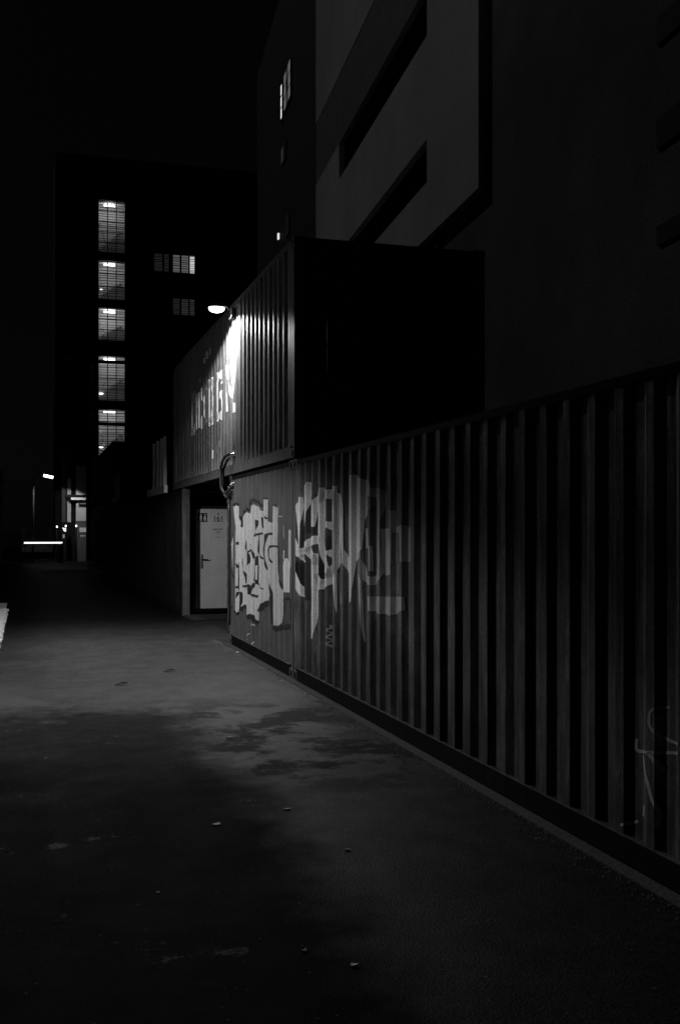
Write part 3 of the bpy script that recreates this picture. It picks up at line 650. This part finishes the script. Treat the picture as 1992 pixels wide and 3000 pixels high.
# local frame: x = into the building (V), y = along the facade away from the camera (U)
def bempty(name, s, label, cat, group=None):
    p = U*s + V*6.6; return empty(name, (p.x, p.y, 0), label, cat, group, rz=-BA)
def bl(mb, root, s0):    # local coords (d, s, z) with d=0 at the facade, s absolute
    mb.v = [(x, y-s0, z) for x, y, z in mb.v]; return mb
def bpart(name, mb, m, root, s0): return bl(mb, root, s0).build(name, m, root)

S0 = 18.99
ba = bempty('white_building', S0, 'tall pale building behind the containers with dark horizontal slots', 'building')
slots = [(22.48, 32.3, 12.85, 14.0), (22.48, 36.2, 9.56, 10.53)]
# front slab 0.17 thick, cut round the slots (pieces butt together), in front of a solid core
fa = MB(); T = 0.17
def slab(s0, s1, z0, z1): fa.box((0, s0, z0), (T, s1, z1))
slab(S0, 22.48, 8.31, 26); slab(22.48, 36.4, 8.31, 9.56); slab(36.2, 36.4, 9.56, 10.53); slab(22.48, 36.4, 10.53, 12.85)
slab(32.3, 36.4, 12.85, 14.0); slab(22.48, 36.4, 16.16, 26)
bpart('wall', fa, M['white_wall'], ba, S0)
bpart('upper_band', MB().box((0.012, 22.48, 14.0), (T, 36.4, 16.155)), M['dark_band'], ba, S0)  # one even darker tone above the upper slot
co = MB(); co.box((T+1.6, S0+0.02, 8.31), (9, 36.4, 26)); co.box((T, S0+0.02, 8.31), (T+1.6, 22.44, 26)); co.box((T, 22.44, 14.02), (T+1.6, 36.4, 26)); co.box((T, 22.44, 10.55), (T+1.6, 36.4, 12.83)); co.box((T, 22.44, 8.31), (T+1.6, 36.4, 9.54))
co.box((T, 32.34, 12.83), (T+1.6, 36.4, 14.02)); bpart('core', co, M['slot'], ba, S0)
lo = MB(); lo.box((T, 10.0, 0), (9, 36.4, 8.305)); lo.box((T, 10.0, 8.305), (9, S0+0.015, 26)); bpart('lower_wall', lo, M['grey_wall'], ba, S0)
for k, (z0, z1) in enumerate(((8.05, 8.4), (6.7, 7.1), (5.45, 5.7))):
    bpart('vent_slot', MB().box((T-0.03, 11.3, z0), (T-0.003, 12.42, z1)), M['vent'], ba, S0)
# roof outlet seen against the wall just above the container
tag(MB().box((4.98, 12.3, 5.22), (5.06, 12.4, 5.50)).box((4.94, 12.26, 5.50), (5.10, 12.44, 5.53)).build('roof_vent', M['dark_paint']), 'small dark vent pipe on the roof of the lettered container', 'vent')

S1 = 36.4
bc = bempty('dark_building', S1, 'dark tall building with a few slim lit windows above the lettered container', 'building')
bpart('wall', MB().box((0.25, S1+0.02, 0), (10, 55.3, 26)), M['dim_wall'], bc, S1)
for s0, s1, z0, z1, m_ in ((43.5,45.3,20.1,21.7,E_FAR),(45.9,46.25,20.1,21.65,E_FAR2),(45.0,46.1,18.05,18.75,E_FAR),(44.0,44.8,14.5,15.3,E_W_DIM)):
    w = bpart('window', MB().box((0.19, s0-0.05, z0-0.05), (0.22, s1+0.05, z1+0.05)), M['frame'], bc, S1)
    n = max(1, int(round((s1-s0)/0.6))); k_ = max(1, int((z1-z0)/0.42)); rw = random.Random(int(s0*10))
    for i in range(n):
        p = MB()
        for j in range(k_):
            if rw.random() < 0.15: continue
            a = s0+(s1-s0)*i/n+0.05; b_ = s0+(s1-s0)*(i+1)/n-0.05; c = z0+(z1-z0)*j/k_+0.05; e = z0+(z1-z0)*(j+1)/k_-0.05
            p.box((0.175, a-S1, c), (0.188, b_-S1, e))
        p.build('pane', m_ if (i % 2 == 0 or m_ is E_FAR2) else E_W_DIM, w)
tl = bempty('wall_light', 46.5, 'tiny bright wall light low on the dark tall building', 'lamp')
bpart('bulb', MB().box((0.08, 46.45, 14.85), (0.16, 46.6, 15.12), 0.01), E_FAR2, tl, 46.5); bpart('bracket', MB().box((0.16, 46.48, 14.9), (0.245, 46.56, 15.0)), M['black'], tl, 46.5)

# ------------------------------------------------------------------ stair tower building at the end of the path
YD = 63.5
bd = empty('stair_building', (1.9, YD, 0), 'dark building at the end of the path with a column of lit stair windows', 'building')
tiers = [(18.32, 21.44), (15.52, 17.85), (13.08, 15.01), (9.49, 12.14), (6.0, 8.96)]
WX0, WX1 = 4.10, 5.64
wl = MB(); zlist = [0] + [z for t in sorted(tiers) for z in t] + [24]
wl.box((1.9, YD, 0), (WX0, YD+0.4, 24)); wl.box((WX1, YD, 0), (16, YD+0.4, 24))
for i in range(0, len(zlist), 2): wl.box((WX0, YD+0.002, zlist[i]), (WX1, YD+0.4, zlist[i+1]))
wl.box((1.9, YD+3.0, 0), (16, YD+3.3, 24)); wl.box((1.6, YD, 0), (1.897, YD+3.3, 24)); wl.box((15.7, YD+0.41, 0), (16, YD+2.99, 24)); wl.box((1.9, YD+0.41, 23.7), (15.69, YD+2.99, 24))
part('wall', wl, M['dim_wall'], bd)
for ti, (z0, z1) in enumerate(tiers):
    rm = MB()
    rm.box((WX0-0.1, YD+1.8, z0-0.05), (WX1+0.1, YD+1.9, z1+0.15)); rm.box((WX0-0.2, YD+0.42, z0-0.05), (WX0-0.1, YD+1.9, z1+0.15)); rm.box((WX1+0.1, YD+0.42, z0-0.05), (WX1+0.2, YD+1.9, z1+0.15))
    rm.box((WX0-0.1, YD+0.42, z1+0.05), (WX1+0.1, YD+1.8, z1+0.15))
    rm.box((WX0-0.1, YD+0.42, z0-0.05), (WX1+0.1, YD+1.8, z0-0.0))
    # stair flight crossing behind the glass
    n = 9
    for k in range(n):
        t = k/n; rm.box((WX0-0.05+t*1.5, YD+1.1, z0+0.3+t*(z1-z0)*0.45), (WX0+0.13+t*1.5, YD+1.75, z0+0.36+t*(z1-z0)*0.45))
    win = part('stair_window', rm, M['room'], bd)
    fr = MB()
    for x in (WX0+0.52, WX0+1.03): fr.box((x-0.025, YD+0.10, z0), (x+0.025, YD+0.18, z1))
    nb = max(2, int((z1-z0)/0.62))
    for k in range(1, nb): zz = z0+(z1-z0)*k/nb; fr.box((WX0+0.005, YD+0.12, zz-0.022), (WX1-0.005, YD+0.17, zz+0.022))
    part('window_frame', fr, M['frame'], win)
    bl_ = MB(); zz = z0+0.06
    while zz < z1-0.05:
        w_ = random.uniform(0.018, 0.05); bl_.box((WX0+0.01, YD+0.20, zz), (WX1-0.01, YD+0.215, zz+w_)); zz += random.uniform(0.11, 0.19)
    part('blind_slats', bl_, M['frame'], win)
    tb = MB(); tb.tube([(WX0+0.35, YD+0.75, z1-0.10), (WX0+1.0, YD+0.75, z1-0.10)], 0.045, 8)
    part('ceiling_tube', tb, emis('stair_tube', 7.0), win)
    ld = bpy.data.lights.new('stair_light', 'POINT'); ld.energy = (7.0, 5.0, 8.5, 6.0, 7.5)[ti]; ld.shadow_soft_size = 0.12
    lo_ = bpy.data.objects.new('stair_light', ld); col.objects.link(lo_); lo_.parent = win
    lo_.location = root_matrix(win).inverted() @ Vector((WX0+0.66, YD+0.85, z1-0.28))
    hr = MB(); e0, e1 = (0.25, 0.62) if ti % 2 else (0.62, 0.25)
    hr.tube([(WX0+0.12, YD+0.95, z0+e0*(z1-z0)), (WX0+0.50, YD+0.95, z0+e1*(z1-z0)*0.8)], 0.022, 6)
    part('handrail', hr, M['chrome'], win)
    if ti in (1, 3, 4):
        part('wall_lamp_bulb', MB().ball((WX0+0.2, YD+0.9, z0+(0.75 if ti != 3 else 0.5)), 0.10 if ti > 1 else 0.06, (1.3,1,0.8)), emis('stair_bulb', 2.5), win)
def flat_window(x0, x1, z0, z1, m_, root):
    w = part('window', MB().box((x0-0.06, YD-0.03, z0-0.06), (x1+0.06, YD-0.004, z1+0.06)), M['frame'], root)
    part('pane', MB().box((x0, YD-0.045, z0), (x1, YD-0.032, z1)), m_, w)
    s = MB(); zz = z0+0.05
    while zz < z1-0.04:
        q = random.uniform(0.02, 0.05); s.box((x0, YD-0.06, zz), (x1, YD-0.047, zz+q)); zz += random.uniform(0.09, 0.17)
    part('blind', s, M['frame'], w)
def DX(px): t = (px-80)*CA/F; return t*CA*YD/(1-SA*t)
for (a, b_, m_) in ((453,476,E_W_FAINT),(482,495,E_W_FAINT),(508,527,E_W_MID),(532.5,552.5,E_W_MID),(557,570,E_W_BRIGHT)):
    flat_window(DX(a), DX(b_), 17.42, 18.45, m_, bd)
for (a, b_, m_) in ((508,527,E_W_FAINT),(532.5,552.5,E_W_DIM),(557,570,E_W_DIM)):
    flat_window(DX(a), DX(b_), 14.85, 15.8, m_, bd)
# ledges of the building
for zz in (23.6, 19.3, 12.6, 9.2): part('ledge', MB().box((5.9, YD-0.14, zz), (15.9, YD-0.003, zz+0.16)), M['dim_wall'], bd)
pb = empty('pipe_bridge', (3.4, 61.8, 11.5), 'dark pipe bridge crossing in front of the lit stair windows', 'pipe bridge')
pm = MB(); pm.tube([(2.2, 61.9, 11.55), (9.3, 61.9, 11.50)], 0.10, 10); part('upper_pipe', pm, M['dark_paint'], pb)
pm = MB(); pm.tube([(2.2, 61.9, 7.92), (9.3, 61.9, 7.88)], 0.10, 10); part('lower_pipe', pm, M['dark_paint'], pb)
for x in (3.6, 8.9): part('support', MB().tube([(x, 61.9, 0), (x, 61.9, 11.6)], 0.06, 8), M['dark_paint'], pb)

# ------------------------------------------------------------------ entrance corner: pillar, canopy, sign, bollards, boom
pil = empty('pillar', (3.05, 59.6, 0), 'white corner pillar beside the canopy at the end of the path', 'pillar')
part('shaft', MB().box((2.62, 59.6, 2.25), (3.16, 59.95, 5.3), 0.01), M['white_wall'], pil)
part('plinth', MB().box((2.60, 59.58, 0), (3.16, 59.96, 2.245), 0.01), M['grey_wall'], pil)
sn = part('sign_panel', MB().box((2.80, 59.55, 1.63), (3.15, 59.578, 1.88)), M['timber'], pil)
ar = MB(); ar.face([(2.82, 59.57, 1.42), (2.90, 59.57, 1.36), (2.90, 59.57, 1.395), (3.14, 59.57, 1.395), (3.14, 59.57, 1.445), (2.90, 59.57, 1.445), (2.90, 59.57, 1.48)])
part('arrow', ar, M['timber'], pil)
cp = empty('canopy', (2.0, 60.0, 3.4), 'thin flat canopy between the two lit wall strips', 'canopy')
part('slab', MB().box((2.05, 58.9, 3.55), (2.615, 61.0, 3.68)).box((2.615, 58.9, 3.55), (3.1, 59.57, 3.68)), M['dark_paint'], cp)
part('fascia', MB().box((2.32, 58.87, 3.40), (3.1, 58.897, 3.53)), M['timber'], cp)
lw = empty('entrance_wall', (1.95, 61.5, 0), 'narrow wall with two pale vertical strips left of the canopy', 'wall')
part('wall', MB().box((1.9, 61.5, 0), (3.3, 61.8, 8)), M['dim_wall'], lw)
part('light_strip', MB().box((2.21, 61.46, 2.2), (2.42, 61.498, 4.7)), M['timber'], lw)
part('grey_strip', MB().box((1.92, 61.46, 2.2), (2.12, 61.498, 6.5)), M['grey_wall'], lw)
for x, y, z, lb in ((1.62, 60.5, 1.93, 'bollard with a bright top light, leftmost of three'), (2.10, 60.6, 1.97, 'bollard with a bright top light beside the lit number box'), (2.58, 58.5, 1.97, 'bollard with a bright top light against the white pillar')):
    q = empty('light_bollard', (x, y, 0), lb, 'bollard', 'bollards with small lights')
    part('post', MB().tube([(x, y, 0), (x, y, z-0.06)], 0.045, 10), M['dark_paint'], q); part('light_head', MB().ball((x, y, z), 0.05, (0.9, 0.9, 1.2)), E_SPOT, q)
nbx = empty('ticket_machine', (2.0, 60.3, 0), 'narrow parking ticket machine with a lit display of bright digits', 'ticket machine')
part('cabinet', MB().box((1.86, 60.3, 0), (2.12, 60.55, 1.9), 0.01), M['dark_paint'], nbx)
sm = MB(); sm.box((1.90, 60.28, 1.83), (1.99, 60.297, 1.87)); sm.box((1.96, 60.28, 1.70), (1.995, 60.297, 1.826)); sm.box((2.02, 60.28, 1.66), (2.045, 60.297, 1.86)); sm.box((2.075, 60.28, 1.66), (2.10, 60.297, 1.86)); sm.box((2.046, 60.28, 1.66), (2.074, 60.297, 1.69)); sm.box((2.046, 60.28, 1.83), (2.074, 60.297, 1.86))
part('display', sm, E_BOOM, nbx); part('ticket_slot', MB().box((1.92, 60.28, 1.30), (2.03, 60.297, 1.50)), M['timber'], nbx)
bb = empty('boom_barrier', (1.75, 57.0, 0), 'lowered parking barrier with a bright lit boom across the drive', 'barrier')
part('housing', MB().box((1.60, 57.0, 0), (1.85, 57.3, 1.08), 0.015), M['dark_paint'], bb)
part('boom', MB().box((-0.14, 56.94, 1.035), (1.80, 56.985, 1.115), 0.005), E_BOOM, bb)
part('pivot', MB().tube([(1.76, 57.0, 0.98), (1.76, 56.90, 0.98)], 0.07, 12), M['timber'], bb)

# street lamp at the far end
sl = empty('street_lamp', (2.0, 59.0, 0), 'street lamp with a lit tilted tube head over the parking entrance', 'street lamp')
part('pole', MB().tube([(0.30, 57.4, 0), (0.34, 57.4, 4.4)], [0.07, 0.045], 10), M['dark_paint'], sl)
part('head', MB().tube([(0.83, 57.15, 4.70), (1.38, 57.15, 4.57)], 0.085, 12), M['dark_paint'], sl)
part('tube_light', MB().tube([(0.85, 57.08, 4.63), (1.33, 57.08, 4.525)], 0.07, 12), E_TUBE, sl)
part('arm', MB().tube([(0.34, 57.4, 4.4), (0.55, 57.25, 4.68), (0.85, 57.15, 4.70)], 0.035, 8), M['dark_paint'], sl)
pd = bpy.data.lights.new('street_light', 'SPOT'); pd.energy = 260; pd.spot_size = R(100); pd.spot_blend = 0.1; pd.shadow_soft_size = 0.1
po = bpy.data.objects.new('street_light', pd); col.objects.link(po); po.parent = sl; po.location = root_matrix(sl).inverted() @ Vector((1.1, 56.95, 4.44)); po.rotation_euler = (R(38), 0, 0)

# dark parked van beyond the barrier
van = empty('parked_van', (0.6, 66, 0), 'dark van parked in the dark behind the lit barrier boom', 'van')
def prof(mb, pts, x0, x1):
    n = len(pts)
    mb.face([(x0, y, z) for y, z in pts]); mb.face([(x1, y, z) for y, z in pts][::-1])
    for i in range(n):
        (ya, za), (yb, zb) = pts[i], pts[(i+1) % n]; mb.face([(x0, ya, za), (x1, ya, za), (x1, yb, zb), (x0, yb, zb)][::-1])
vb = MB(); prof(vb, [(66, 0.4), (66, 0.95), (66.9, 1.15), (67.5, 1.9), (70.6, 1.95), (70.8, 0.4)], -0.3, 1.5); part('body', vb, M['van'], van)
vg = MB(); vg.face([(-0.15, 66.93, 1.2), (1.35, 66.93, 1.2), (1.25, 67.43, 1.82), (-0.05, 67.43, 1.82)]); part('windscreen', vg, M['glass'], van)
for x in (-0.12, 1.32): part('headlight', MB().box((x-0.12, 65.97, 0.7), (x+0.12, 65.998, 0.85), 0.01), M['glass'], van)
for x in (-0.24, 1.26):
    for y in (66.8, 69.8):
        part('wheel', MB().tube([(x, y, 0.33), (x+0.2, y, 0.33)], 0.33, 16), M['tyre'], van)

# tall block added out of view on the left to shade the far path
tb_ = empty('shade_block', (-7, 44, 0), 'added tall block out of view left of the path, shading its far end', 'building')
part('wall', MB().box((-24, 44, 0), (-7, 120, 33)), M['dim_wall'], tb_)
for k in range(8):
    for j in range(9): part('window', MB().box((-7.0+0.003, 47+j*5, 2.5+k*3.7), (-6.96, 49.4+j*5, 4.3+k*3.7)), M['glass'], tb_)
part('parapet', MB().box((-24.2, 43.8, 33.003), (-6.8, 120.2, 33.6)), M['roof'], tb_)

# low building at the left edge
lb = empty('low_building', (-1.2, 50, 0), 'dark flat-roofed low building at the left edge of the photo', 'building')
part('wall', MB().box((-14, 50, 0), (-1.18, 57, 4.2)), M['dim_wall'], lb); part('roof', MB().box((-14.2, 49.8, 4.203), (-1.05, 57.2, 4.45)), M['roof'], lb)
part('door', MB().box((-3.2, 49.96, 0.02), (-2.2, 49.998, 2.1)), M['dark_paint'], lb)

# ------------------------------------------------------------------ gravel strip on the left
gv = MB(); rnd = random.Random(3)
gv.box((-3.2, 13.0, -0.02), (-0.44, 26.0, 0.02))
for k in range(9000):
    y = 14.2 + 9.5*rnd.random()**1.2; x = -0.40 - abs(rnd.gauss(0, 0.45)) + rnd.uniform(-0.03, 0.03); r = rnd.uniform(0.012, 0.03)
    if x < -2.4: continue
    c = Vector((x, y, 0.02 + r*0.5)); ax = [Vector((rnd.gauss(0,1), rnd.gauss(0,1), rnd.gauss(0,1))).normalized()*r*rnd.uniform(0.7,1.2) for _ in range(3)]
    pts = [c+ax[0], c-ax[0], c+ax[1], c-ax[1], c+Vector((0,0,r)), c-Vector((0,0,r))]; n = len(gv.v); gv.v += [tuple(p) for p in pts]
    for q in ((0,2,4),(2,1,4),(1,3,4),(3,0,4),(2,0,5),(1,2,5),(3,1,5),(0,3,5)): gv.f.append([n+i for i in q]); gv.smooth.append(False)
tag(gv.build('gravel', M['stone']), 'pale loose gravel along the left edge of the path', 'gravel', kind='stuff')

gt = MB(); rnd = random.Random(11)
for k in range(1500):
    y = rnd.uniform(2.5, 16.4); x = 2.90 - abs(rnd.gauss(0, 0.07)); r = rnd.uniform(0.003, 0.009)
    if rnd.random() < 0.08: x = rnd.uniform(-0.3, 2.9); r *= 0.8
    n = len(gt.v); gt.v += [(x+r, y, 0.001), (x-r, y+r*.6, 0.001), (x-r*.3, y-r, 0.001), (x+rnd.uniform(-.4,.4)*r, y, r*1.2)]
    for q in ((0,1,3),(1,2,3),(2,0,3)): gt.f.append([n+i for i in q]); gt.smooth.append(False)
tag(gt.build('grit', M['grit']), 'fine pale grit gathered along the foot of the containers', 'grit', kind='stuff')

# ------------------------------------------------------------------ litter on the path
def gp(px, py): zc = F*EYE/(py-1552); t = (px-80)*CA/F; x = t*zc; return (x, (zc-x*SA)/CA)
lit = [(696,1912,'white paper scrap beside the kerb, near the graffiti container corner',1),(826,1995,'white paper scrap beside the kerb, second from the far end',1),
       (842,2372,'white crumpled scrap on the bare middle of the near path',1),(636,2417,'oval pale scrap on the dark lane, left of the white crumpled one',1.2),(1020,2493,'pale scrap nearest the right-hand containers',.7),
       (893,2788,'thin white scrap near the bottom of the photo',.5),(1037,2831,'faint grey scrap lowest on the path',.8),(464,2617,'tiny white scrap lone on the near left asphalt',.5),(672,2163,'flat pale scrap among the dark worn blotches',1.2)]
for i, (px, py, lab, s) in enumerate(lit):
    x, y = gp(px, py); rr_ = random.Random(i); m_ = MB(); n = 9; ring = [(0.024*s*rr_.uniform(.6,1.1)*math.cos(2*math.pi*k/n), 0.018*s*rr_.uniform(.6,1.1)*math.sin(2*math.pi*k/n)) for k in range(n)]
    top = [(a, b_, 0.005+0.008*rr_.random()) for a, b_ in ring]; bot = [(a*0.9, b_*0.9, 0.003) for a, b_ in ring]
    m_.face(top); m_.face(bot[::-1])
    for k in range(n): m_.face([bot[k], bot[(k+1) % n], top[(k+1) % n], top[k]])
    o = m_.build('paper_scrap', M['paper']); o.location = (x, y, 0); tag(o, lab, 'litter', 'paper scraps on the path')
for i, (px, py, lab) in enumerate(((496,1968,'dark dry leaf on the bright asphalt near its centre'), (356,2007,'dark dry leaf on the bright asphalt, further left'))):
    x, y = gp(px, py); m_ = MB(); top = [(-0.07,0,0.01),(-0.03,0.03,0.02),(0.03,0.025,0.035),(0.08,0,0.02),(0.03,-0.025,0.03),(-0.03,-0.03,0.015)]
    m_.face(top); m_.face([(a, b_, c-0.006) for a, b_, c in top][::-1])
    for k in range(6): a = top[k]; b_ = top[(k+1) % 6]; m_.face([(a[0],a[1],a[2]-0.006),(b_[0],b_[1],b_[2]-0.006),b_,a])
    o = m_.build('fallen_leaf', M['leaf']); o.location = (x, y, 0); tag(o, lab, 'leaf', 'leaves on the path')
